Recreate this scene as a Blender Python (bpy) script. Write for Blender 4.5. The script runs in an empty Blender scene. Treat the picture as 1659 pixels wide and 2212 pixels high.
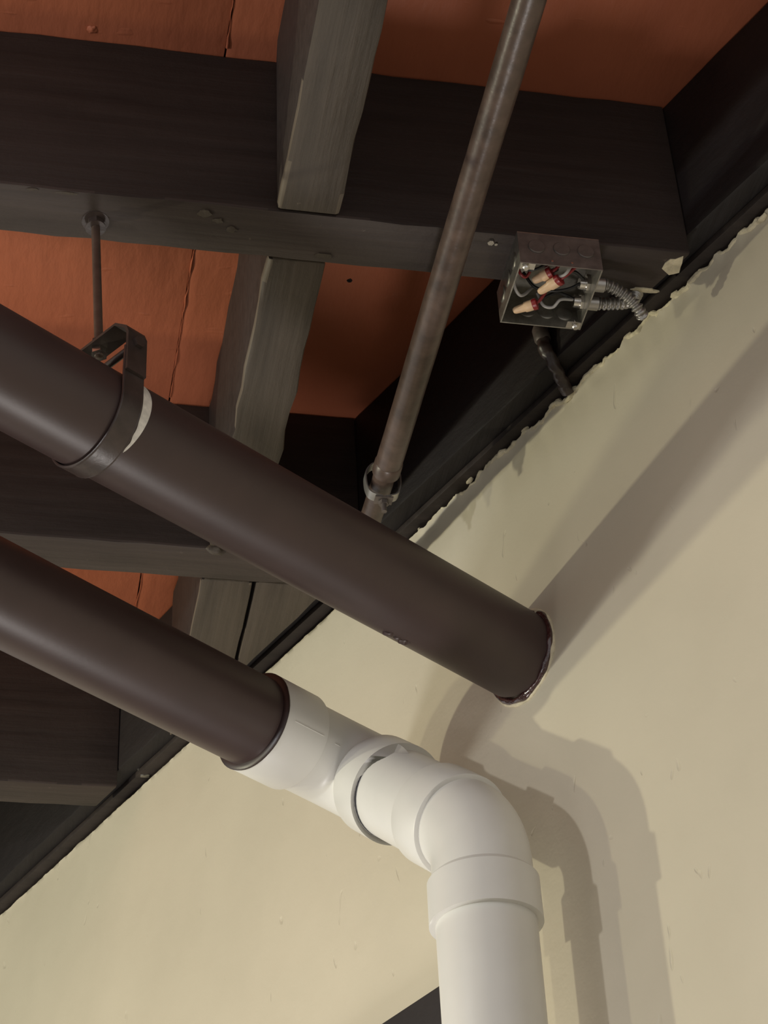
import bpy, bmesh, math, random
from mathutils import Vector, Matrix, noise
random.seed(7)
scene = bpy.context.scene
V = Vector

# ------------------------------------------------------------------ camera
# world: X along the ceiling beams, Y along the joists, Z up, metres
cam_d = bpy.data.cameras.new('camera'); cam = bpy.data.objects.new('camera', cam_d)
scene.collection.objects.link(cam); scene.camera = cam
zen = V((-335, -5885, 4500)).normalized()               # zenith and beam direction seen from the lens
bdir = V((26440, 2275, 4500)).normalized()
xax = (bdir - zen * bdir.dot(zen)).normalized(); yax = zen.cross(xax)
MW = Matrix((xax, yax, zen))                            # lens frame (x right, y down, z forward) -> world
rt, dn, fw = MW @ V((1, 0, 0)), MW @ V((0, 1, 0)), MW @ V((0, 0, 1))
CAM = V((0, 0, 1.5))
cam.matrix_world = Matrix(((rt.x, -dn.x, -fw.x, CAM.x), (rt.y, -dn.y, -fw.y, CAM.y), (rt.z, -dn.z, -fw.z, CAM.z), (0, 0, 0, 1)))
cam_d.sensor_fit = 'HORIZONTAL'; cam_d.sensor_width = 36.0; cam_d.lens = 36.0 * 4500 / 1659
cam_d.clip_start = 0.05

# ------------------------------------------------------------------ frame of the wall
E = V((0.6406, 2.1141, 2.9386))                          # where the upper pipe meets the wall
WD = V((-0.3931, 0.9195, 0)).normalized(); NW = V((-0.9195, -0.3931, 0)).normalized()
def wp(n, w, z): return V((E.x, E.y, 0)) + NW * n + WD * w + V((0, 0, z))
def ledger_x(y, n=0.045):
    o = E + NW * n; return o.x + WD.x * (y - o.y) / WD.y

# ------------------------------------------------------------------ light
wd = bpy.data.worlds.new('world'); scene.world = wd; wd.use_nodes = True
wd.node_tree.nodes['Background'].inputs[0].default_value = (1.0, 0.97, 0.95, 1)
wd.node_tree.nodes['Background'].inputs[1].default_value = 0.66
def lamp(name, n, w, dz, watts, col, rad):
    l = bpy.data.lights.new(name, 'POINT'); l.energy = watts; l.color = col; l.shadow_soft_size = rad
    o = bpy.data.objects.new(name, l); o.location = wp(n, w, E.z + dz); scene.collection.objects.link(o)
lamp('lamp_white', 2.2, -0.02, -0.22, 38, (0.94, 0.96, 1.0), 0.035)
lamp('lamp_warm', 2.4, 0.67, -0.42, 28, (1.0, 0.95, 0.66), 0.035)
lamp('lamp_far', 2.4, 1.78, -0.50, 104, (1.0, 0.95, 0.70), 0.035)
lamp('lamp_low', 2.3, -0.15, -1.20, 10, (1.0, 0.95, 0.95), 0.22)
lamp('lamp_wall', 0.26, 0.30, -1.30, 24, (1.0, 0.94, 0.90), 0.14)
scene.view_settings.view_transform = 'Standard'; scene.view_settings.look = 'None'
scene.view_settings.exposure = 0.0; scene.view_settings.gamma = 1.0
scene.view_settings.use_curve_mapping = False

# ------------------------------------------------------------------ materials
def newmat(name):
    m = bpy.data.materials.new(name); m.use_nodes = True
    nt = m.node_tree; return m, nt, nt.nodes['Principled BSDF']
def N(nt, t, **kw):
    n = nt.nodes.new(t)
    for k, v in kw.items():
        if hasattr(n, k): setattr(n, k, v)
        else: n.inputs[k].default_value = v
    return n
def c4(c): return (c[0], c[1], c[2], 1)
def coords(nt, scale=(1, 1, 1)):
    t = N(nt, 'ShaderNodeTexCoord'); mp = N(nt, 'ShaderNodeMapping'); mp.inputs['Scale'].default_value = scale
    nt.links.new(t.outputs['Object'], mp.inputs['Vector']); return mp.outputs['Vector']
def noise_n(nt, vec, scale, detail=4, rough=0.55):
    n = N(nt, 'ShaderNodeTexNoise'); n.inputs['Scale'].default_value = scale
    n.inputs['Detail'].default_value = detail; n.inputs['Roughness'].default_value = rough
    nt.links.new(vec, n.inputs['Vector']); return n.outputs['Fac']
def ramp(nt, fac, stops):
    r = N(nt, 'ShaderNodeValToRGB'); nt.links.new(fac, r.inputs['Fac'])
    el = r.color_ramp.elements
    while len(el) < len(stops): el.new(0.5)
    for e, (p, c) in zip(el, stops): e.position = p; e.color = c4(c) if len(c) == 3 else c
    return r.outputs['Color']
def mixc(nt, fac, a, b):
    m = N(nt, 'ShaderNodeMix', data_type='RGBA')
    if isinstance(fac, float): m.inputs[0].default_value = fac
    else: nt.links.new(fac, m.inputs[0])
    for sock, v in ((m.inputs[6], a), (m.inputs[7], b)):
        if isinstance(v, tuple): sock.default_value = c4(v)
        else: nt.links.new(v, sock)
    return m.outputs[2]
def bump(nt, bs, height, strength, dist=0.002, prev=None):
    b = N(nt, 'ShaderNodeBump'); b.inputs['Strength'].default_value = strength; b.inputs['Distance'].default_value = dist
    nt.links.new(height, b.inputs['Height'])
    if prev is not None: nt.links.new(prev, b.inputs['Normal'])
    nt.links.new(b.outputs['Normal'], bs.inputs['Normal']); return b.outputs['Normal']

def m_plain(name, col, rough=0.5, metal=0.0, var=0.25, vscale=30, bstr=0.15, bscale=120, bdist=0.001, spec=0.5, coat=0.0):
    m, nt, bs = newmat(name); v = coords(nt)
    f = noise_n(nt, v, vscale, 5)
    a = tuple(x * (1 - var) for x in col); b = tuple(min(1, x * (1 + var)) for x in col)
    nt.links.new(ramp(nt, f, [(0.3, a), (0.7, b)]), bs.inputs['Base Color'])
    bs.inputs['Roughness'].default_value = rough; bs.inputs['Metallic'].default_value = metal
    bs.inputs['Specular IOR Level'].default_value = spec
    bs.inputs['Coat Weight'].default_value = coat; bs.inputs['Coat Roughness'].default_value = 0.08
    bump(nt, bs, noise_n(nt, v, bscale, 3), bstr, bdist)
    return m

def m_wood(name, dark, mid, chip, axis, chip_lo=0.70, rough=0.6, bstr=0.5):
    m, nt, bs = newmat(name)
    st = [60, 60, 60]; st[axis] = 3
    v = coords(nt, tuple(st)); v1 = coords(nt)
    g = noise_n(nt, v, 1.0, 6, 0.6)
    base = ramp(nt, g, [(0.3, dark), (0.72, mid)])
    big = noise_n(nt, v1, 7, 4)
    base = mixc(nt, ramp(nt, big, [(0.4, (0, 0, 0)), (0.7, (0.6, 0.6, 0.6))]), base, tuple((a + b) * 0.62 for a, b in zip(dark, mid)))
    ch = noise_n(nt, v1, 26, 7, 0.66)
    msk = ramp(nt, ch, [(chip_lo, (0, 0, 0)), (chip_lo + 0.035, (1, 1, 1))])
    nt.links.new(mixc(nt, msk, base, chip), bs.inputs['Base Color'])
    bs.inputs['Roughness'].default_value = rough; bs.inputs['Specular IOR Level'].default_value = 0.35
    p = bump(nt, bs, g, bstr, 0.0025); bump(nt, bs, ch, 0.35, 0.003, p)
    return m

def m_wall():
    m, nt, bs = newmat('wall_paint'); v = coords(nt)
    f = noise_n(nt, v, 3.0, 5)
    nt.links.new(ramp(nt, f, [(0.3, (0.50, 0.455, 0.350)), (0.7, (0.56, 0.51, 0.395))]), bs.inputs['Base Color'])
    bs.inputs['Roughness'].default_value = 0.55; bs.inputs['Specular IOR Level'].default_value = 0.3
    p = bump(nt, bs, noise_n(nt, v, 9, 5), 0.35, 0.006)
    mp = coords(nt, (1, 1, 0.45))
    vo = N(nt, 'ShaderNodeTexVoronoi'); vo.inputs['Scale'].default_value = 22; vo.inputs['Randomness'].default_value = 1
    wn = N(nt, 'ShaderNodeTexNoise'); wn.inputs['Scale'].default_value = 20
    nt.links.new(mp, wn.inputs['Vector'])
    nt.links.new(mixc(nt, 0.12, mp, wn.outputs['Color']), vo.inputs['Vector'])
    dents = ramp(nt, vo.outputs['Distance'], [(0.035, (0, 0, 0)), (0.10, (1, 1, 1))])
    p = bump(nt, bs, dents, 0.55, 0.002, p)
    bump(nt, bs, noise_n(nt, v, 160, 2), 0.12, 0.001, p)
    return m

def m_orange():
    m, nt, bs = newmat('terracotta_paint'); v = coords(nt)
    f = noise_n(nt, v, 5, 5)
    nt.links.new(ramp(nt, f, [(0.3, (0.35, 0.104, 0.052)), (0.7, (0.42, 0.128, 0.063))]), bs.inputs['Base Color'])
    bs.inputs['Roughness'].default_value = 0.42; bs.inputs['Specular IOR Level'].default_value = 0.4
    p = bump(nt, bs, noise_n(nt, coords(nt, (2.2, 0.8, 1)), 10, 5), 0.45, 0.006)
    lump = ramp(nt, noise_n(nt, coords(nt, (0.8, 2.4, 1)), 16, 2), [(0.68, (0, 0, 0)), (0.76, (1, 1, 1))])
    bump(nt, bs, lump, 0.25, 0.003, p)
    return m

def m_brownpipe():
    m, nt, bs = newmat('brown_pipe_paint'); v = coords(nt)
    f = noise_n(nt, v, 12, 5)
    nt.links.new(ramp(nt, f, [(0.3, (0.044, 0.0265, 0.0245)), (0.7, (0.053, 0.032, 0.0295))]), bs.inputs['Base Color'])
    bs.inputs['Roughness'].default_value = 0.42; bs.inputs['Specular IOR Level'].default_value = 0.5
    bump(nt, bs, noise_n(nt, v, 220, 2), 0.10, 0.0006)
    return m

MAT = dict(
    wall=m_wall(), orange=m_orange(), brown=m_brownpipe(),
    plaster=m_plain('bare_plaster', (0.60, 0.54, 0.38), 0.85, var=0.3, vscale=60, bstr=0.7, bscale=140, bdist=0.003),
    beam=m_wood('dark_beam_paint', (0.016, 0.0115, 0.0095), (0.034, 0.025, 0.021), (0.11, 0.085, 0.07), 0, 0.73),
    beam_under=m_wood('lit_beam_underside', (0.026, 0.0185, 0.0155), (0.054, 0.040, 0.034), (0.14, 0.11, 0.09), 0, 0.68, 0.55, 0.7),  # lighter tone puts light from below into the paint; chips are wear
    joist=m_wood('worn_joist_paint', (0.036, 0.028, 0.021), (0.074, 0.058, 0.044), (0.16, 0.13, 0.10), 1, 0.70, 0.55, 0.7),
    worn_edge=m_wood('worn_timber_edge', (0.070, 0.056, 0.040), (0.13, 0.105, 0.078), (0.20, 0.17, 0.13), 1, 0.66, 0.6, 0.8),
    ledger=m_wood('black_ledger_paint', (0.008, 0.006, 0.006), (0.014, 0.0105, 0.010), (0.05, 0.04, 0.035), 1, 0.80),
    rust=m_plain('brown_conduit_paint', (0.080, 0.053, 0.041), 0.34, var=0.35, vscale=45, bstr=0.35, bscale=90),
    strap=m_plain('painted_strap', (0.045, 0.032, 0.028), 0.36, var=0.3, vscale=50, bstr=0.3),
    pvc=m_plain('white_pvc', (0.62, 0.61, 0.57), 0.38, var=0.03, vscale=14, bstr=0.04, bscale=70),
    pvcdark=m_plain('joint_shadow_gap', (0.05, 0.05, 0.055), 0.6, var=0.1),
    bare=m_plain('unpainted_pvc', (0.70, 0.67, 0.60), 0.4, var=0.2, vscale=120),
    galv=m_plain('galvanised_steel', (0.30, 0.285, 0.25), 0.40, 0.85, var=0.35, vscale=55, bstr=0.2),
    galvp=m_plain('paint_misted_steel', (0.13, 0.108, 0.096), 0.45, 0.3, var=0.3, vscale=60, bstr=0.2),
    zinc=m_plain('bright_zinc', (0.62, 0.60, 0.57), 0.24, 1.0, var=0.12),
    flex=m_plain('flexible_steel', (0.36, 0.345, 0.32), 0.36, 0.8, var=0.25),
    cream=m_plain('cream_connector', (0.62, 0.43, 0.27), 0.45, var=0.06),
    red=m_plain('red_insulation', (0.20, 0.012, 0.014), 0.35, var=0.15),
    blackw=m_plain('black_insulation', (0.010, 0.010, 0.011), 0.4, var=0.1),
    whitew=m_plain('white_insulation', (0.36, 0.35, 0.34), 0.4, var=0.1),
    rim=m_plain('dark_rim_paint', (0.020, 0.0095, 0.0085), 0.4, var=0.2),
    orange_matte=m_plain('matte_terracotta_bead', (0.34, 0.10, 0.05), 0.9, var=0.1, spec=0.1),
    glint=m_plain('pale_glint', (0.80, 0.82, 0.80), 0.45, var=0.1),
    gloss=m_plain('glossy_dark_red_sealant', (0.040, 0.012, 0.012), 0.18, var=0.3, vscale=80, bstr=0.9, bscale=110, bdist=0.004, coat=1.0),
    black=m_plain('black_panel_paint', (0.012, 0.012, 0.013), 0.5, var=0.1),
    concrete=m_plain('concrete_floor', (0.22, 0.20, 0.17), 0.8, var=0.2, vscale=4),
)

# ------------------------------------------------------------------ helpers
WLOC = {}
def link(o, parent=None, base=None):
    scene.collection.objects.link(o)
    WLOC[o.name] = base
    if parent is not None: o.parent = parent; o.location = base - WLOC[parent.name]
    else: o.location = base
def tag(o, label=None, cat=None, group=None, kind=None):
    if label: o['label'] = label
    if cat: o['category'] = cat
    if group: o['group'] = group
    if kind: o['kind'] = kind
    return o
def thing(name, loc, label, cat, group=None):
    o = bpy.data.objects.new(name, None); o.empty_display_size = 0.05
    link(o, None, V(loc)); return tag(o, label, cat, group)
def mesh(name, verts, faces, mat, parent=None, smooth=True, ang=40):
    vs = [V(v) for v in verts]
    lo = V((min(v.x for v in vs), min(v.y for v in vs), min(v.z for v in vs)))
    hi = V((max(v.x for v in vs), max(v.y for v in vs), max(v.z for v in vs)))
    base = V(((lo.x + hi.x) / 2, (lo.y + hi.y) / 2, lo.z))
    me = bpy.data.meshes.new(name)
    me.from_pydata([tuple(v - base) for v in vs], [], faces)
    bm = bmesh.new(); bm.from_mesh(me); bmesh.ops.recalc_face_normals(bm, faces=bm.faces); bm.to_mesh(me); bm.free()
    if smooth:
        for p in me.polygons: p.use_smooth = True
        me.set_sharp_from_angle(angle=math.radians(ang))
    me.materials.append(MAT[mat]); me.update()
    o = bpy.data.objects.new(name, me); link(o, parent, base); return o
class MB:                                                # collects pieces of ONE object
    def __init__(s): s.v = []; s.f = []
    def add(s, vf):
        b = len(s.v); s.v += [V(v) for v in vf[0]]; s.f += [tuple(i + b for i in f) for f in vf[1]]; return s
    def build(s, name, mat, parent=None, smooth=True, ang=40): return mesh(name, s.v, s.f, mat, parent, smooth, ang)

def g_sweep(path, radii, seg=40, cap=True, scale2=1.0, wob=None):
    P = [V(p) for p in path]; n = len(P)
    if not isinstance(radii, (list, tuple)): radii = [radii] * n
    T = []
    for i in range(n):
        a = i
        while a > 0 and (P[i] - P[a]).length < 1e-6: a -= 1
        b = i
        while b < n - 1 and (P[b] - P[i]).length < 1e-6: b += 1
        t = (P[b] - P[i]).normalized() + (P[i] - P[a]).normalized()
        T.append(t.normalized())
    u = T[0].cross(V((0, 0, 1)))
    if u.length < 1e-3: u = T[0].cross(V((0, 1, 0)))
    u.normalize(); vs = []; fs = []
    for i in range(n):
        u = (u - T[i] * u.dot(T[i])).normalized(); w = T[i].cross(u)
        for k in range(seg):
            a = 2 * math.pi * k / seg; r = radii[i]
            if wob: r += wob(P[i], a)
            vs.append(P[i] + u * (math.cos(a) * r) + w * (math.sin(a) * r * scale2))
    for i in range(n - 1):
        for k in range(seg):
            k2 = (k + 1) % seg
            fs.append((i * seg + k, i * seg + k2, (i + 1) * seg + k2, (i + 1) * seg + k))
    if cap: fs.append(tuple(range(seg))); fs.append(tuple((n - 1) * seg + k for k in range(seg)))
    return vs, fs
def g_box(c, ax, hs):                                    # centre, three axes, half sizes
    c = V(c); vs = []
    for sx in (-1, 1):
        for sy in (-1, 1):
            for sz in (-1, 1): vs.append(c + ax[0] * (sx * hs[0]) + ax[1] * (sy * hs[1]) + ax[2] * (sz * hs[2]))
    return vs, [(0, 1, 3, 2), (4, 6, 7, 5), (0, 4, 5, 1), (2, 3, 7, 6), (0, 2, 6, 4), (1, 5, 7, 3)]
AX = (V((1, 0, 0)), V((0, 1, 0)), V((0, 0, 1)))
def bz(pts, n=24):                                       # smooth path through points
    P = [V(p) for p in pts]; out = []
    Q = [P[0] * 2 - P[1]] + P + [P[-1] * 2 - P[-2]]
    for i in range(1, len(Q) - 2):
        for k in range(n):
            t = k / n; a, b, c, d = Q[i - 1:i + 3]
            out.append(0.5 * ((2 * b) + (c - a) * t + (2 * a - 5 * b + 4 * c - d) * t * t + (3 * b - a - 3 * c + d) * t ** 3))
    out.append(P[-1]); return out
def g_hex(c, axis, r, h):
    axis = V(axis).normalized(); c = V(c)
    return g_sweep([c - axis * h / 2, c + axis * h / 2], r, 6)
def prism(name, poly, z0, z1, mat, parent=None, axis=None, step=0.04, amp=0.0016, bev=0.004, under=None):
    bm = bmesh.new()
    lo = [bm.verts.new((x, y, z0)) for x, y in poly]; hi = [bm.verts.new((x, y, z1)) for x, y in poly]
    bm.faces.new(lo[::-1]); bm.faces.new(hi); n = len(poly)
    for i in range(n): bm.faces.new((lo[i], lo[(i + 1) % n], hi[(i + 1) % n], hi[i]))
    bmesh.ops.bevel(bm, geom=list(bm.edges), offset=bev, segments=2, affect='EDGES', profile=0.6)
    if axis is not None:
        a = [p[axis] for p in poly]; t = min(a) + step
        nrm = [0, 0, 0]; nrm[axis] = 1
        while t < max(a) - step / 2:
            co = [0, 0, 0]; co[axis] = t
            bmesh.ops.bisect_plane(bm, geom=list(bm.verts) + list(bm.edges) + list(bm.faces), plane_co=co, plane_no=nrm)
            t += step
        for v in bm.verts:
            d = noise.noise_vector(v.co * 23.0) * amp + noise.noise_vector(v.co * 60.0) * amp * 0.5
            d[axis] = 0; v.co += d
    bmesh.ops.triangulate(bm, faces=[f for f in bm.faces if len(f.verts) > 4])
    vs = [v.co.copy() for v in bm.verts]; bm.verts.index_update()
    fs = [tuple(v.index for v in f.verts) for f in bm.faces]; bm.free()
    o = mesh(name, vs, fs, mat, parent, True, 50)
    if under:                                            # underside lighter than sides to imitate light from below; lower edges worn
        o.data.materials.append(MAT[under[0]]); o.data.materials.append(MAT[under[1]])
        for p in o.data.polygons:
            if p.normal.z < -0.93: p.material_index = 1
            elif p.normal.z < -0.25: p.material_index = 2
    return o
def flake(name, c, ax, ay, up, size, mat, parent, seed, thick=0.0012):
    rnd = random.Random(seed); n = 11; c = V(c); vs = [c + up * thick]; fs = []
    for k in range(n):
        a = 2 * math.pi * k / n; r = rnd.uniform(0.55, 1.0)
        q = c + ax * (math.cos(a) * r * size[0]) + ay * (math.sin(a) * r * size[1])
        vs += [q + up * thick * rnd.uniform(0.5, 1.2), q - up * 0.002]
    for k in range(n):
        k2 = (k + 1) % n
        fs += [(0, 1 + 2 * k, 1 + 2 * k2), (1 + 2 * k, 2 + 2 * k, 2 + 2 * k2, 1 + 2 * k2)]
    return mesh(name, vs, fs, mat, parent, True, 30)
def blob(name, c, r, mat, parent, seed, sq=(1, 1, 1), rough=0.45):
    bm = bmesh.new(); bmesh.ops.create_icosphere(bm, subdivisions=3, radius=1)
    vs = []
    for v in bm.verts:
        d = 1 + rough * noise.noise(v.co * 1.7 + V((seed, seed * 2, 0)))
        vs.append(V(c) + V((v.co.x * sq[0], v.co.y * sq[1], v.co.z * sq[2])) * r * d)
    bm.verts.index_update(); fs = [tuple(v.index for v in f.verts) for f in bm.faces]; bm.free()
    return mesh(name, vs, fs, mat, parent, True, 35)

# ------------------------------------------------------------------ setting: floor, wall, roof sheets
fl = mesh('floor', *g_box((-0.6, 1.6, -0.05), AX, (4.0, 4.0, 0.05)), 'concrete', None, False); tag(fl, kind='structure')

WT = 3.268
def wall_top(w):
    a = 0.0022 if w > 0.28 else 0.0075
    z = WT + a * noise.noise(V((w * 30, 3.1, 0))) + a * 0.55 * noise.noise(V((w * 83, 7.7, 0))) + a * 0.3 * noise.noise(V((w * 190, 2.7, 0)))
    if w < 0.05: z += 0.006 * noise.noise(V((w * 9, 1.2, 0)))
    return z
ws = []; t = -1.5
while t <= 2.6:
    ws.append(t); t += 0.004 if t < 1.7 else 0.1
rows = [0.0, 1.6, 2.6, 3.0, 3.15, 3.20, 3.225, 3.245, 3.258]
vs = []; fs = []; nr = len(rows) + 4
for w in ws:
    zt = wall_top(w); rough = 1.0 if w < 0.3 else 0.25
    for z in rows:
        lip = 0.0
        if z > 3.22: lip = rough * 0.0035 * noise.noise(V((w * 38, z * 40, 4)))
        vs.append(wp(lip, w, z))
    lip = rough * (0.002 + 0.006 * max(0, noise.noise(V((w * 55, 9, 0)))))
    vs.append(wp(lip, w, zt - 0.003)); vs.append(wp(lip * 0.3 - 0.004, w, zt)); vs.append(wp(-0.13, w, WT - 0.004)); vs.append(wp(-0.13, w, 0))
for i in range(len(ws) - 1):
    for j in range(nr - 1):
        fs.append((i * nr + j, (i + 1) * nr + j, (i + 1) * nr + j + 1, i * nr + j + 1))
fs.append(tuple(range(nr))); fs.append(tuple((len(ws) - 1) * nr + j for j in range(nr)))
wall = mesh('wall_right', vs, fs, 'wall', None, True, 60); tag(wall, kind='structure')
rnd = random.Random(3)
crumbs = MB()
for i in range(26):                                       # crumbly unfinished plaster lip along the top of the wall
    w = rnd.uniform(-0.56, 0.26) if i < 56 else rnd.uniform(-0.5, 0.1)
    c = wp(rnd.uniform(-0.003, 0.004), w, wall_top(w) + rnd.uniform(-0.006, 0.003)); r = rnd.uniform(0.0012, 0.0042)
    bm = bmesh.new(); bmesh.ops.create_icosphere(bm, subdivisions=2, radius=r)
    vv = [c + WD * (v.co.x * rnd.uniform(1.5, 2.6)) + NW * v.co.y + V((0, 0, v.co.z * 0.8)) + noise.noise_vector((c + v.co) * 300) * r * 0.4 for v in bm.verts]
    bm.verts.index_update(); crumbs.add((vv, [tuple(v.index for v in f.verts) for f in bm.faces])); bm.free()
P_ = []; R_ = []; t_ = -0.60
while t_ < 0.27:
    fr = noise.noise(V((t_ * 60, 5.5, 0))) + 0.6 * noise.noise(V((t_ * 170, 1.5, 0)))
    fade = min(1.0, max(0.15, (0.27 - t_) / 0.25))
    P_.append(wp(0.0005 + 0.002 * noise.noise(V((t_ * 90, 8, 0))), t_, wall_top(t_) - 0.0025 + 0.002 * fr)); R_.append((0.0034 + 0.0024 * fr) * fade); t_ += 0.003
crumbs.add(g_sweep(P_, [max(0.0007, r) for r in R_], 8))
cr = crumbs.build('plaster_crumbs', 'plaster', wall); tag(cr, 'ragged bare plaster along the top of the wall', kind='stuff')

ZR = 3.514
ceil = bpy.data.objects.new('ceiling', None); link(ceil, None, V((0, 2, ZR))); tag(ceil, kind='structure')
def sheet(name, poly, mat):
    o = prism(name, poly, ZR, ZR + 0.016, mat, ceil, None, bev=0.002); return o
def lx(y): return ledger_x(y, 0.0)
sheet('roof_sheet', [(-1.8, 0.4), (0.2085, 0.4), (0.2085, 3.07), (-1.8, 3.07)], 'orange')
sheet('roof_sheet', [(0.2105, 0.4), (1.25, 0.4), (lx(0.9) + 0.2, 0.9), (lx(3.07), 3.07), (0.2105, 3.07)], 'orange')
sheet('roof_sheet', [(-1.8, 3.072), (lx(3.072), 3.072), (lx(5.0), 5.0), (-1.8, 5.0)], 'ledger')  # black colour stands in for shade on the roof past the third beam
prism('seam_light_block', [(-1.9, 0.3), (1.5, 0.3), (1.5, 5.1), (-1.9, 5.1)], ZR + 0.0165, ZR + 0.035, 'ledger', ceil, None, bev=0.002)  # unseen sheet added to keep world light out of the sheet seam
def bead(y0, y1, seed):
    P = []; R = []; y = y0
    while y < y1:
        P.append(V((0.2095 + 0.004 * noise.noise(V((y * 14, seed, 0))) + 0.0015 * noise.noise(V((y * 60, seed, 1))), y, ZR - 0.0005)))
        R.append(max(0.0005, 0.0008 + 0.0022 * noise.noise(V((y * 26, seed, 3))))); y += 0.008
    o = mesh('seam_bead', *g_sweep(P, R, 8), 'orange_matte', ceil); tag(o, 'lumpy painted seam between two roof sheets')
bead(0.9, 1.68, 1); bead(1.78, 2.345, 5); bead(2.43, 3.02, 9)
for k, (x, y, r, sq) in enumerate([(0.158, 1.96, 0.006, (1.8, 0.9, .3)), (0.115, 1.99, 0.004, (1.5, .6, .3)), (0.045, 1.672, 0.006, (1, 1, .5)), (0.43, 2.06, 0.0035, (1, 1, .6))]):
    blob('paint_lump', (x, y, ZR), r, 'orange' if k < 3 else 'ledger', ceil, k * 3.1, sq)

# ------------------------------------------------------------------ timbers
ZB = 3.25
def beam(y0, y1, label, mat='beam', x0=-1.7):
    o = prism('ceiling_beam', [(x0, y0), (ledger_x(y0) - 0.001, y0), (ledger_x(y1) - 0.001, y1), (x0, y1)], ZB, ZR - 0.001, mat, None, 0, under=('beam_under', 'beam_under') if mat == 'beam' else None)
    return tag(o, label, 'beam', 'dark timber ceiling beams')
b1 = beam(1.688, 1.765, 'dark brown ceiling beam carrying the junction box and the hanger rod')
b2 = beam(2.352, 2.424, 'dark brown ceiling beam crossing behind the upper brown pipe')
b3 = beam(3.030, 3.099, 'dark brown ceiling beam seen below the lower brown pipe')
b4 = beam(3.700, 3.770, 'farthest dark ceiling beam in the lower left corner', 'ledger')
tag(prism('ceiling_joist', [(0.270, 0.45), (0.343, 0.45), (0.343, 1.686), (0.270, 1.686)], ZB, ZR - 0.001, 'beam', None, 1, amp=0.0034, bev=0.0065, under=('joist', 'worn_edge')), 'worn brown ceiling joist at the top edge, nearest to the camera', 'joist', 'short joists between the beams')  # dark joist sides have shade put into the paint; underside also worn
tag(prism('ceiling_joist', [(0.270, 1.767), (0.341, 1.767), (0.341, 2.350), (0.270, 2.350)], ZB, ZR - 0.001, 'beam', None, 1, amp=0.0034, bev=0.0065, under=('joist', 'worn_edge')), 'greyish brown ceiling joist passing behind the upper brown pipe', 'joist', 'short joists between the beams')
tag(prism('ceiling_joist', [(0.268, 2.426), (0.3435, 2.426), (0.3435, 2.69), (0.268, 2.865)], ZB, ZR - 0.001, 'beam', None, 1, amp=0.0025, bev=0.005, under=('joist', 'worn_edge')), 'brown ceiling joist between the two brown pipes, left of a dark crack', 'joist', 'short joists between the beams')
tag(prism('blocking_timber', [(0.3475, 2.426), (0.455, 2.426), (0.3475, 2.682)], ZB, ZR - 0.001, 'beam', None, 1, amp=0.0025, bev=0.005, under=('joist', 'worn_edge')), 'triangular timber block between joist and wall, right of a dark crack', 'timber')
# board along the top of the wall
bm_pts = [wp(0.045, -1.2, 0), wp(0.045, 2.0, 0), wp(-0.04, 2.0, 0), wp(-0.04, -1.2, 0)]
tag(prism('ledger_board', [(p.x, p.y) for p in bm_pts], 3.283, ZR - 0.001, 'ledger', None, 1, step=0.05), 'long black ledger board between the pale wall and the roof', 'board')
plate_pts = [wp(0.018, -1.2, 0), wp(0.018, 2.0, 0), wp(-0.10, 2.0, 0), wp(-0.10, -1.2, 0)]
tag(prism('wall_plate', [(p.x, p.y) for p in plate_pts], 3.2725, 3.2825, 'beam', None, 1, step=0.05, amp=0.0005, bev=0.002), 'thin brown timber plate lying on top of the pale wall', 'board')
# flaked paint, plaster and small fixings on the timbers
for k, (x, y, sx, sy) in enumerate([(0.188, 1.703, 0.010, 0.007), (0.205, 1.712, 0.008, 0.005), (0.222, 1.724, 0.008, 0.006), (0.030, 1.693, 0.016, 0.003), (-0.010, 1.692, 0.010, 0.002), (0.335, 1.752, 0.012, 0.006)]):
    flake('paint_flake', (x, y, ZB), AX[0], AX[1], V((0, 0, -1)), (sx, sy), 'joist', b1, k)
o = flake('plaster_smear', (0.758, 1.712, ZB), AX[0], AX[1], V((0, 0, -1)), (0.016, 0.022), 'plaster', b1, 31); tag(o, 'pale plaster smeared on the beam end')
o = flake('plaster_smear', (0.735, 1.757, ZB), AX[0], AX[1], V((0, 0, -1)), (0.022, 0.004), 'plaster', b1, 37)
sc = MB().add(g_hex((0.528, 1.7005, ZB - 0.0015), (0, 0, 1), 0.0042, 0.005)).add(g_sweep([V((0.535, 1.703, ZB)), V((0.535, 1.703, ZB - 0.003))], 0.002, 8)).build('screw_head', 'zinc', b1)
blob('bolt_head', (0.281, 2.3535, ZB + 0.001), 0.009, 'joist', b2, 4.2, (1.5, 0.8, 0.9), 0.3)

clip = thing('metal_clip', (0.242, 3.02, 3.27), 'crumpled grey metal clip on the beam below the lower brown pipe', 'bracket')
mb = MB(); nx, nz = 8, 12
for j in range(nz + 1):
    for i in range(nx + 1):
        zz = 3.337 - 0.066 * j / nz; half = 0.019 - 0.012 * max(0, (j / nz - 0.5)) * 2
        xx = 0.2405 + (i / nx - 0.5) * 2 * half + 0.006 * max(0, j / nz - 0.5)
        mb.v.append(V((xx, 3.0255 - 0.006 * (0.6 + noise.noise(V((xx * 120, zz * 120, 2)))), zz)))
for j in range(nz):
    for i in range(nx): a = j * (nx + 1) + i; mb.f.append((a, a + 1, a + nx + 2, a + nx + 1))
b0 = len(mb.v); mb.v += [V((v.x, 3.0295, v.z)) for v in mb.v[:b0]]
mb.f += [tuple(i + b0 for i in f) for f in mb.f[:nx * nz]]
edge = [i for i in range(nx + 1)] + [j * (nx + 1) + nx for j in range(1, nz + 1)] + [nz * (nx + 1) + i for i in range(nx - 1, -1, -1)] + [j * (nx + 1) for j in range(nz - 1, 0, -1)]
for a, b in zip(edge, edge[1:] + edge[:1]): mb.f.append((a, b, b + b0, a + b0))
mb.build('plate', 'galv', clip, True, 25)
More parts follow.
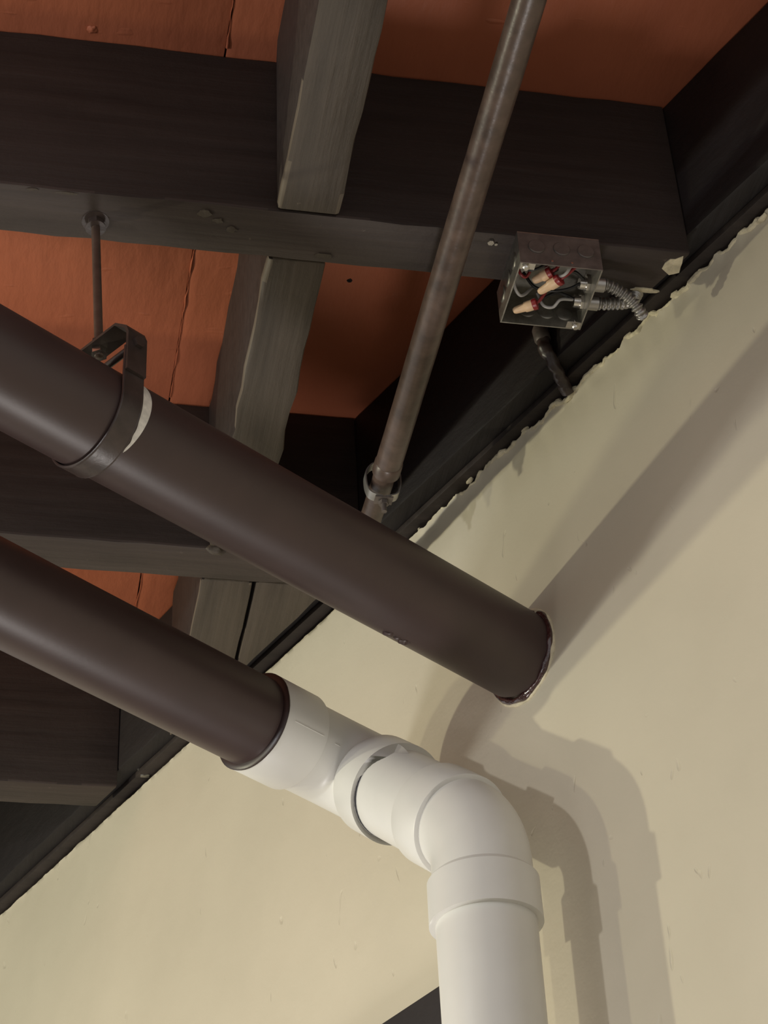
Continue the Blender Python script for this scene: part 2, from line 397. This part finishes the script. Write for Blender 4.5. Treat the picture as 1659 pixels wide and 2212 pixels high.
MB().add(g_hex((0.232, 3.019, 3.318), (0, 1, 0), 0.004, 0.005)).build('screw', 'zinc', clip)

# ------------------------------------------------------------------ upper brown pipe
R = 0.05715
AU, UU = V((0.2347, 1.8273, 2.9351)), V((0.8167, 0.5770, 0.0070)).normalized()
AL, UL = V((0.2776, 2.1632, 2.8659)), V((0.8101, 0.5862, -0.0122)).normalized()
up = thing('drain_pipe', AU - UU * 0.2 - V((0, 0, R)), 'upper brown painted drain pipe running straight into the pale wall', 'pipe')
path = [AU + UU * s for s in [-1.3 + 0.05 * i for i in range(36)] + [0.486]]
pb = mesh('pipe_body', *g_sweep(path, R, 64), 'brown', up)
# unpainted crescent beside the hanger strap
sideU = UU.cross(V((0, 0, 1))).normalized(); upU = sideU.cross(UU)
SH = -0.195                                              # hanger position along the pipe
def on_pipe(s, a, r): return AU + UU * s + sideU * (math.cos(a) * r) + upU * (math.sin(a) * r)
def crescent(name, a0, a1, s0, wmax, mat, parent, r, n=40, skew=0.0):
    vs = []; fs = []
    for i in range(n + 1):
        t = i / n; a = a0 + (a1 - a0) * t
        wd_ = wmax * math.sin(math.pi * min(1, max(0.0, t))) ** 0.7 * (1 - 0.45 * t)
        jit = 0.0016 * noise.noise(V((t * 14, 2.2, 0))) if t > 0.35 else 0
        for rr in (r, r - 0.0008):
            vs.append(on_pipe(s0 + skew * t + jit, a, rr)); vs.append(on_pipe(s0 + skew * t + wd_ + 0.0002, a, rr))
    for i in range(n):
        a = 4 * i; b = a + 4
        fs += [(a, a + 1, b + 1, b), (a + 2, b + 2, b + 3, a + 3), (a, b, b + 2, a + 2), (a + 1, a + 3, b + 3, b + 1)]
    return mesh(name, vs, fs, mat, parent)
D = math.radians
o = crescent('bare_patch', D(66), D(-62), SH + 0.0150, 0.0165, 'bare', pb, R + 0.0005, skew=0.001); tag(o, 'white crescent of unpainted plastic beside the strap')
for k, (s, dx) in enumerate([(0.272, 1.0), (0.287, 0.8), (0.298, 1.1)]):
    c = AU + UU * s - sideU * (R * 0.36) - upU * (R * 0.90)
    blob('paint_drip', c, 0.005 * dx, 'brown', pb, k * 5.3, (1.5, 1.2, 0.9), 0.4)
NE = UU.dot(NW)
def ring_on_wall(r0, off, wob=0.0, seed=0):              # closed loop where the pipe meets the wall
    P = []
    for k in range(72):
        a = 2 * math.pi * k / 72
        q = AU + sideU * (math.cos(a) * r0) + upU * (math.sin(a) * r0)
        t_ = (wp(off, 0, 0) - q).dot(NW) / NE
        P.append(q + UU * (t_ + wob * noise.noise(V((math.cos(a) * 4, math.sin(a) * 4, seed)))))
    return P
def loop_tube(P, r, seg=10, vary=0.0, seed=0):
    n = len(P); vs = []; fs = []
    for i in range(n):
        T = (P[(i + 1) % n] - P[i - 1]).normalized(); a1 = UU.cross(T).normalized(); a2 = T.cross(a1)
        rr = r * (1 + vary * noise.noise(V((i * 0.23, seed, 0))))
        for k in range(seg):
            a = 2 * math.pi * k / seg; vs.append(P[i] + a1 * math.cos(a) * rr + a2 * math.sin(a) * rr)
    for i in range(n):
        j = (i + 1) % n
        for k in range(seg): fs.append((i * seg + k, i * seg + (k + 1) % seg, j * seg + (k + 1) % seg, j * seg + k))
    return vs, fs
o = mesh('sealant_ring', *loop_tube(ring_on_wall(R + 0.0005, 0.0035, 0.003, 1), 0.0048, 10, 0.7, 2), 'gloss', up); tag(o, 'glossy dark red bead where the pipe meets the wall')
o = mesh('plaster_collar', *loop_tube(ring_on_wall(R + 0.004, 0.0002, 0.001, 5), 0.0032, 10, 0.8, 6), 'plaster', up); tag(o, 'thin pale plaster collar around the pipe end')

# ------------------------------------------------------------------ clevis hanger on the upper pipe
hg = thing('pipe_hanger', AU + UU * SH - V((0, 0, R)), 'brown clevis hanger and threaded rod holding the upper brown pipe', 'pipe hanger')
HW = 0.0125
def strap(profile, th, half, name, mat, parent):          # profile: (side offset, height) polyline, flat strip wide along the pipe
    pts = [AU + UU * SH + sideU * a + V((0, 0, 1)) * b for a, b in profile]; vs = []; fs = []; n = len(pts)
    for i in range(n):
        d = (pts[min(i + 1, n - 1)] - pts[max(i - 1, 0)]).normalized(); nn = d.cross(UU).normalized()
        for s_, t_ in ((-1, -1), (1, -1), (1, 1), (-1, 1)): vs.append(pts[i] + UU * (s_ * half) + nn * (t_ * th / 2))
    for i in range(n - 1):
        for k in range(4): fs.append((4 * i + k, 4 * i + (k + 1) % 4, 4 * i + 4 + (k + 1) % 4, 4 * i + 4 + k))
    fs += [(0, 1, 2, 3), tuple(4 * (n - 1) + k for k in range(4))]
    return mesh(name, vs, fs, mat, parent, True, 35)
rs = R + 0.0028
band = [(rs + 0.001, 0.060), (rs, 0.03)] + [(rs * math.cos(D(-a)), rs * math.sin(D(-a))) for a in range(0, 181, 6)] + [(-rs, 0.03), (-rs - 0.001, 0.060)]
bd = strap(band, 0.0028, HW, 'lower_strap', 'strap', hg)
lipv = MB()                                              # rolled edges of the strap
for s_ in (-1, 1):
    lipv.add(g_sweep([AU + UU * (SH + s_ * HW) + sideU * a + V((0, 0, b)) for a, b in band], 0.0017, 8))
lipv.build('strap_edge', 'strap', bd)
ry = rs + 0.0035; top = 0.103
yoke = [(ry, 0.026), (ry, 0.078), (ry - 0.004, 0.088), (ry - 0.022, top), (0.02, top), (-0.02, top), (-ry + 0.022, top), (-ry + 0.004, 0.088), (-ry, 0.078), (-ry, 0.026)]
strap(yoke, 0.0036, HW + 0.0005, 'yoke', 'strap', hg)
c0 = AU + UU * SH
for k, (a_, b_, sx, sy) in enumerate([(-0.034, 0.004, 0.010, 0.0035), (-0.050, -0.006, 0.0035, 0.0055)]):  # pale flakes painted in as glints under the yoke
    flake('painted_glint', c0 + sideU * a_ + UU * b_ + V((0, 0, top - 0.0018 - (0.004 if k else 0))), sideU, UU, V((0, 0, -1)), (sx, sy), 'glint', hg, 50 + k)
cb = MB().add(g_sweep([c0 + sideU * (ry + 0.006) + V((0, 0, 0.068)), c0 - sideU * (ry + 0.006) + V((0, 0, 0.068))], 0.0042, 12))
cbo = cb.build('cross_bolt', 'strap', hg)
for s_ in (-1, 1): MB().add(g_hex(c0 + sideU * (s_ * (ry + 0.004)) + V((0, 0, 0.068)), sideU, 0.0075, 0.005)).build('nut', 'strap', cbo)
rod_b = c0 + V((0, 0, top - 0.012)); rod_t = V((0.0640, 1.7330, ZB + 0.004))
npts = 220; RP = [rod_b.lerp(rod_t, i / npts) for i in range(npts + 1)]
rodo = mesh('threaded_rod', *g_sweep(RP, [0.0048 + 0.00035 * (i % 2) for i in range(npts + 1)], 14), 'rust', hg, True, 80)
ra = (rod_t - rod_b).normalized()
MB().add(g_hex(c0 + V((0, 0, top + 0.006)), ra, 0.0095, 0.008)).build('nut', 'strap', hg)
o = MB().add(g_hex(c0 + V((0, 0, top - 0.0065)), ra, 0.0095, 0.008)).build('nut', 'zinc', hg); tag(o, 'bright bare nut under the yoke')
MB().add(g_hex(rod_t - ra * 0.011, ra, 0.0098, 0.010)).add(g_sweep([rod_t - ra * 0.0175, rod_t - ra * 0.016], 0.012, 18)).build('nut', 'strap', hg)
MB().add(g_sweep([rod_t - ra * 0.006, rod_t - ra * 0.003], 0.016, 20)).build('washer', 'strap', hg)

# ------------------------------------------------------------------ lower drain line: brown pipe, white elbows, white downpipe
P1 = AL + UL * 0.21
P3 = wp(0.1095, -0.0211, 2.647); DN = V((0, 0, -1))
dl = thing('drain_line', V((P3.x, P3.y, 0.0)), 'lower brown drain pipe ending in white elbows and a white downpipe', 'pipe')
o = mesh('painted_pipe', *g_sweep([AL + UL * s for s in [-1.3 + 0.05 * i for i in range(27)] + [0.0395]], R, 64), 'brown', dl); tag(o, 'brown painted length of the lower pipe')
lip = MB(); lip.add(g_sweep([AL + UL * (0.0335), AL + UL * 0.0350, AL + UL * 0.0362, AL + UL * 0.0375], [R + 0.0005, R + 0.0066, R + 0.0076, R + 0.0074], 56, True, 1, lambda p, a: 0.0006 * noise.noise(V((math.cos(a) * 3, math.sin(a) * 3, p.x * 90)))))
lip.build('paint_rim', 'rim', o)
d2 = (P3 - P1).normalized()
def arc(C, a, b, Rb, n):                                 # fillet at corner C from direction a to b
    ang = a.angle(b); tl = Rb * math.tan(ang / 2); S = C - a * tl
    axis = a.cross(b).normalized(); cen = S + axis.cross(a).normalized() * Rb
    return [cen + Matrix.Rotation(ang * i / n, 3, axis) @ (S - cen) for i in range(n + 1)], tl
RH = R * 1.125; RBd = R * 1.015
a1, t1 = arc(P1, UL, d2, 0.066, 18)
el1 = mesh('elbow_fitting', *g_sweep([AL + UL * 0.10] + a1 + [P1 + d2 * 0.10], RBd, 56), 'pvc', dl); tag(el1, 'white plastic elbow turning along the wall')
def hub(A, d, s0, s1, name, parent, r=RH, taper=0.006, lipin=True, flare=0.0):
    pts = [A + d * s0, A + d * s0, A + d * (s0 + 0.002), A + d * (s1 - taper), A + d * (s1 - taper * 0.4), A + d * s1, A + d * s1]
    rad = [R * 0.98, r - 0.0008, r, r + flare, r + flare - 0.0004, r - 0.003 + flare, R * 0.98]
    return mesh(name, *g_sweep(pts, rad, 64), 'pvc', parent, True, 30)
hub(AL, UL, 0.0372, 0.107, 'hub', el1, RH, 0.002)
# outlet hub of the first elbow: swelling shoulder, open rim
def hub_open(A, d, s0, s1, parent, r=RH, shoulder=0.014):
    pts = [A + d * (s0 - shoulder), A + d * s0, A + d * (s1 - 0.003), A + d * s1, A + d * s1, A + d * (s1 - 0.006), A + d * (s1 - 0.006)]
    rad = [RBd, r, r, r - 0.0006, R + 0.0013, R + 0.0012, R * 0.9]
    h = mesh('hub', *g_sweep(pts, rad, 64), 'pvc', parent, True, 30)
    mesh('socket_gap', *g_sweep([A + d * (s1 - 0.0055), A + d * (s1 - 0.0016)], R + 0.0011, 48), 'pvcdark', h)
    return h
L2 = (P3 - P1).length
hub_open(P1, d2, 0.082, 0.134, el1)
a2, t2 = arc(P3, d2, DN, 0.085, 14)
el2 = mesh('elbow_fitting', *g_sweep([P1 + d2 * 0.12] + a2 + [P3 + DN * 0.075], RBd - 0.0004, 56), 'pvc', dl); tag(el2, 'white plastic elbow turning down onto the downpipe')
e0 = L2 - t2
hub(P1, d2, e0 - 0.060, e0 - 0.001, 'hub', el2, RH - 0.001, 0.002)
ztop, zrim = 2.590, 2.5345
hp = V((P3.x, P3.y, 0))
h3 = mesh('hub', *g_sweep([hp + V((0, 0, z)) for z in (ztop + 0.004, ztop, ztop - 0.003, zrim + 0.001, zrim, zrim, zrim + 0.007, zrim + 0.007)], [RBd - 0.001, RH - 0.003, RH - 0.0005, RH, RH - 0.0008, R + 0.0032, R + 0.003, R * 0.9], 72), 'pvc', el2, True, 30)
mesh('socket_gap', *g_sweep([hp + V((0, 0, zrim + 0.0065)), hp + V((0, 0, zrim + 0.0034))], R + 0.0029, 56), 'pvcdark', h3)
o = mesh('downpipe', *g_sweep([hp + V((0, 0, z)) for z in (2.56, 2.2, 1.8, 1.2, 0.6, 0.0)], R, 64), 'pvc', dl); tag(o, 'straight white vertical pipe')
# moulding seams on the fittings
for s0, s1, a in ((0.050, 0.100, -20), (0.125, 0.150, -20)):
    su = UL.cross(V((0, 0, 1))).normalized(); vu = su.cross(UL); rr = RH if s0 < .1 else RBd
    q = su * math.cos(D(a)) * (rr + 0.0001) + vu * math.sin(D(a)) * (rr + 0.0001)
    mesh('mould_line', *g_sweep([AL + UL * s0 + q, AL + UL * s1 + q], 0.0004, 6), 'pvc', el1)

# ------------------------------------------------------------------ slanting brown conduit with its clamp
CXx, CZ = 0.4785, 3.215
cd = thing('conduit_pipe', (CXx, 1.7, CZ - 0.018), 'thin brown painted conduit passing under the beams', 'conduit')
cp = [V((CXx + 0.002 - 0.004 * i / 40, 0.5 + 1.60 * i / 40, CZ)) for i in range(41)]
mesh('conduit_body', *g_sweep(cp, 0.0178, 36, True, 1, lambda p, a: 0.0004 * noise.noise(V((p.y * 22, math.cos(a) * 2, math.sin(a) * 2)))), 'rust', cd)
mesh('coupling_end', *g_sweep([V((CXx - 0.002, 2.085, CZ)), V((CXx - 0.002, 2.087, CZ)), V((CXx - 0.002, 2.106, CZ)), V((CXx - 0.002, 2.108, CZ))], [0.0178, 0.019, 0.019, 0.0165], 32), 'rust', cd)
mesh('conduit_body', *g_sweep([V((CXx - 0.003, 2.10, CZ - 0.001)), V((CXx - 0.006, 2.33, CZ - 0.001))], 0.0150, 32), 'rust', cd)
cl = thing('conduit_clamp', (CXx, 2.125, CZ - 0.05), 'worn steel conduit clamp with a bolt beneath the thin conduit', 'clamp')
cy = 2.128
for s_ in (-1, 1):
    pr = [(s_ * 0.006, 0.026), (s_ * 0.014, 0.023), (s_ * 0.0215, 0.012), (s_ * 0.0225, 0.0), (s_ * 0.0215, -0.012), (s_ * 0.0175, -0.022), (s_ * 0.008, -0.0265), (s_ * 0.0015, -0.028)]
    pr = [(p.x, p.z) for p in bz([V((a, 0, b)) for a, b in pr], 5)]
    vs = []; fs = []
    for i, (a, b) in enumerate(pr):
        q = V((CXx - 0.003 + a, cy, CZ + b)); nn = V((a, 0, b + 1e-6)).normalized()
        for sy_, t_ in ((-1, 0), (1, 0), (1, 1), (-1, 1)): vs.append(q + V((0, sy_ * 0.008, 0)) + nn * (t_ * 0.0018))
    for i in range(len(pr) - 1):
        for k in range(4): fs.append((4 * i + k, 4 * i + (k + 1) % 4, 4 * i + 4 + (k + 1) % 4, 4 * i + 4 + k))
    fs += [(0, 1, 2, 3), tuple(4 * (len(pr) - 1) + k for k in range(4))]
    mesh('clamp_jaw', vs, fs, 'flex', cl, True, 40)
bx = CXx - 0.003
MB().add(g_box((bx, cy, CZ - 0.0305), AX, (0.012, 0.008, 0.0012))).build('clamp_plate', 'galvp', cl, False)
MB().add(g_sweep([V((bx, cy, CZ - 0.030)), V((bx, cy, CZ - 0.050))], 0.0038, 12)).add(g_hex((bx, cy, CZ - 0.036), (0, 0, 1), 0.007, 0.005)).build('bolt', 'galvp', cl)

# ------------------------------------------------------------------ junction box, open side down
X0, X1, Y0, Y1, Z0, Z1 = 0.5552, 0.6552, 1.6800, 1.7850, 3.1995, 3.2495
jb = thing('junction_box', ((X0 + X1) / 2, (Y0 + Y1) / 2, Z0), 'open square metal junction box with loose wires under the beam', 'electrical box')
T = 0.0016
def wallbox(x0, x1, y0, y1, z0, z1): return g_box(((x0 + x1) / 2, (y0 + y1) / 2, (z0 + z1) / 2), AX, ((x1 - x0) / 2, (y1 - y0) / 2, (z1 - z0) / 2))
MB().add(wallbox(X0, X1, Y0, Y1, Z1 - T, Z1)).build('back_plate', 'galv', jb, False)
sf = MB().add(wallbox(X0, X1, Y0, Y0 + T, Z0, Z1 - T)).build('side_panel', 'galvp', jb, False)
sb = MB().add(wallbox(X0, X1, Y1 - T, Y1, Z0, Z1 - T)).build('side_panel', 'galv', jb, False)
sl = MB().add(wallbox(X0, X0 + T, Y0 + T, Y1 - T, Z0, Z1 - T)).build('side_panel', 'galv', jb, False)
sr = MB().add(wallbox(X1 - T, X1, Y0 + T, Y1 - T, Z0, Z1 - T)).build('side_panel', 'galv', jb, False)
def disc(c, nrm, r, h, par, mat, name='knockout'):
    c = V(c); nrm = V(nrm)
    return mesh(name, *g_sweep([c - nrm * 0.001, c + nrm * h * 0.4, c + nrm * h, c + nrm * h], [r, r, r * 0.9, r * 0.3], 28), mat, par)
for x in (0.5770, 0.6075, 0.6370): disc((x, Y0, 3.2270), (0, -1, 0), 0.0105, 0.0016, sf, 'galvp')
for x in (0.594, 0.618): disc((x, Y0, 3.2050), (0, -1, 0), 0.0016, 0.001, sf, 'zinc', 'rivet')
for x in (0.590, 0.614, 0.637): disc((x, Y1 - T, 3.222), (0, -1, 0), 0.0105, 0.0014, sb, 'galv')
for y in (1.705, 1.735, 1.762): disc((X0, y, 3.225), (-1, 0, 0), 0.0105, 0.0014, sl, 'galv')
for (x, y, sx, sy) in ((X0 + 0.010, Y0 + 0.0065, 1, 1), (X1 - 0.010, Y1 - 0.0065, -1, -1)):
    tb = MB().add(wallbox(x - 0.009, x + 0.009, y - 0.005, y + 0.005, Z0 + 0.0002, Z0 + 0.0018)).build('screw_tab', 'zinc', jb, False)
    MB().add(g_sweep([V((x - sx * 0.002, y, Z0 + 0.008)), V((x - sx * 0.002, y, Z0 - 0.001)), V((x - sx * 0.002, y, Z0 - 0.003)), V((x - sx * 0.002, y, Z0 - 0.0045))], [0.0017, 0.0017, 0.0042, 0.003], 14)).build('screw', 'zinc', tb)
# flexible conduits into the right-hand side
def flexible(y, z, pts, label):
    f = thing('flexible_conduit', (X1, y, z), label, 'conduit', 'flexible metal conduits at the junction box')
    MB().add(g_sweep([V((X1 - 0.004, y, z)), V((X1 + 0.012, y, z))], 0.0075, 20)).build('nipple', 'zinc', f)
    ln = MB().add(g_sweep([V((X1 - T - 0.0045, y, z)), V((X1 - T - 0.0002, y, z))], 0.0112, 8)).build('locknut', 'zinc', f)
    MB().add(g_sweep([V((X1 - T - 0.012, y, z)), V((X1 - T - 0.004, y, z))], [0.0078, 0.0082], 18)).build('bushing', 'zinc', f)
    MB().add(g_sweep([V((X1 + 0.0005, y, z)), V((X1 + 0.003, y, z)), V((X1 + 0.003, y, z)), V((X1 + 0.017, y, z)), V((X1 + 0.018, y, z))], [0.0112, 0.0112, 0.0092, 0.0092, 0.0075], 22)).build('connector_body', 'flex', f)
    pp = bz([V((X1 + 0.012, y, z)), V((X1 + 0.022, y, z))] + [V(p) for p in pts], 40)
    tot = 0; P = []; RR = []
    for i, p in enumerate(pp):
        if i: tot += (p - pp[i - 1]).length
        P.append(p); RR.append(0.0068 + 0.0013 * math.sin(tot / 0.0060 * 2 * math.pi))
    mesh('spiral_sheath', *g_sweep(P, RR, 20), 'flex', f, True, 80)
    return f
flexible(1.7290, 3.2235, [(0.693, 1.733, 3.219), (0.708, 1.738, 3.211), (0.718, 1.744, 3.202), (0.7255, 1.752, 3.199)], 'ribbed flexible metal conduit, upper of the two beside the junction box')
flexible(1.7590, 3.2215, [(0.690, 1.760, 3.2245), (0.705, 1.761, 3.228), (0.720, 1.764, 3.238), (0.728, 1.766, 3.252)], 'ribbed flexible metal conduit, lower of the two beside the junction box')
# wire connectors and wires
def connector(tip, base, wire_pts, label, w2=0.72):
    tip, base = V(tip), V(base); d = (base - tip); L = d.length; d.normalize()
    t = thing('wire_connector', tip.lerp(base, 0.5), label, 'wire connector', 'cream wire connectors in the junction box')
    mesh('cap', *g_sweep([tip + d * (L * s) for s in (0, 0.03, 0.12, 0.3, 0.55, 0.62, 0.85, 1.0)], [0.0022, 0.0038, 0.0050, 0.0055, 0.0060, 0.0074, 0.0078, 0.0076], 20, True, w2), 'cream', t)
    mesh('skirt', *g_sweep([base - d * 0.0003, base + d * 0.001, base + d * 0.005, base + d * 0.006], [0.0078, 0.0084, 0.0084, 0.0060], 20, True, w2), 'red', t)
    for k, pts in enumerate(wire_pts):
        mesh('wire', *g_sweep(bz([base + d * 0.003 + V((0, 0, 0.001 * k))] + [V(p) for p in pts], 10), 0.0021, 10), ('red', 'blackw', 'red')[k % 3], t)
connector((0.5912, 1.7345, 3.206), (0.6085, 1.7130, 3.2065), [[(0.618, 1.702, 3.208), (0.627, 1.694, 3.214), (0.640, 1.695, 3.228)], [(0.617, 1.705, 3.212), (0.630, 1.708, 3.220), (0.645, 1.722, 3.223)]], 'large cream wire connector in the middle of the junction box')
connector((0.5680, 1.7690, 3.205), (0.5893, 1.7562, 3.206), [[(0.598, 1.748, 3.210), (0.605, 1.735, 3.222), (0.598, 1.715, 3.236)], [(0.600, 1.752, 3.213), (0.620, 1.750, 3.224), (0.645, 1.757, 3.222)]], 'cream wire connector at the far lower corner of the junction box')
connector((0.5818, 1.7235, 3.2130), (0.5972, 1.7105, 3.2150), [[(0.606, 1.702, 3.217), (0.612, 1.694, 3.226), (0.600, 1.690, 3.238)], [(0.605, 1.707, 3.220), (0.612, 1.720, 3.232), (0.600, 1.740, 3.240)]], 'small cream wire connector tucked behind the larger one', 0.8)
def wire(pts, mat, label):
    o = mesh('wire', *g_sweep(bz(pts, 12), 0.0019, 10), mat); tag(o, label, 'wire', 'loose wires in the junction box')
wire([(0.5600, 1.722, 3.226), (0.5615, 1.7325, 3.212), (0.569, 1.742, 3.207), (0.578, 1.748, 3.214), (0.592, 1.750, 3.232)], 'whitew', 'short white wire along the left side of the junction box')
wire([(0.595, 1.752, 3.222), (0.6035, 1.7585, 3.209), (0.6150, 1.7575, 3.207), (0.6225, 1.7490, 3.212), (0.640, 1.756, 3.221)], 'whitew', 'curved white wire leading to the lower fitting in the junction box')
wire([(0.603, 1.7160, 3.222), (0.6085, 1.7080, 3.210), (0.6145, 1.7000, 3.206), (0.6200, 1.6930, 3.212), (0.630, 1.690, 3.234)], 'whitew', 'white wire running to the near edge of the junction box')
wire([(0.5595, 1.706, 3.222), (0.564, 1.712, 3.212), (0.572, 1.716, 3.212), (0.578, 1.708, 3.222), (0.584, 1.695, 3.236)], 'red', 'red wire bunched in the near left corner of the junction box')
wire([(0.562, 1.700, 3.230), (0.570, 1.704, 3.213), (0.580, 1.700, 3.210), (0.592, 1.696, 3.216), (0.615, 1.705, 3.238)], 'blackw', 'black wire behind the near edge of the junction box')
wire([(0.575, 1.735, 3.238), (0.590, 1.742, 3.222), (0.612, 1.738, 3.215), (0.630, 1.735, 3.218), (0.643, 1.729, 3.223)], 'blackw', 'black wire leading to the upper fitting in the junction box')

# painted conduit stub on the ledger board below the box
st = thing('conduit_stub', wp(0.055, -0.19, 3.24), 'dark bumpy painted conduit dropping from the ledger board to the wall', 'conduit')
sp = bz([wp(0.0565, -0.170, 3.350), wp(0.0565, -0.172, 3.325), wp(0.0565, -0.175, 3.300), wp(0.046, -0.174, 3.283), wp(0.026, -0.164, 3.272), wp(0.006, -0.154, 3.262)], 14)
mesh('tube', *g_sweep(sp, 0.0082, 18, True, 1, lambda p, a: 0.0030 * noise.noise(p * 120 + V((math.cos(a), math.sin(a), 0)))), 'strap', st)
mesh('coupling', *g_sweep([wp(0.0575, -0.1708, 3.340), wp(0.0575, -0.1712, 3.334), wp(0.0575, -0.1735, 3.316), wp(0.0575, -0.1738, 3.312)], [0.0085, 0.0110, 0.0110, 0.0085], 18), 'galvp', st)

# black panel on the wall behind the downpipe
pn = [wp(0.0, 0.085, 0), wp(0.0, 1.3, 0), wp(0.016, 1.3, 0), wp(0.016, 0.085, 0)]
tag(prism('wall_panel', [(p.x, p.y) for p in pn], 1.2, 2.5735, 'black', None, None, bev=0.002), 'black panel on the wall, its corner showing left of the white downpipe', 'panel')
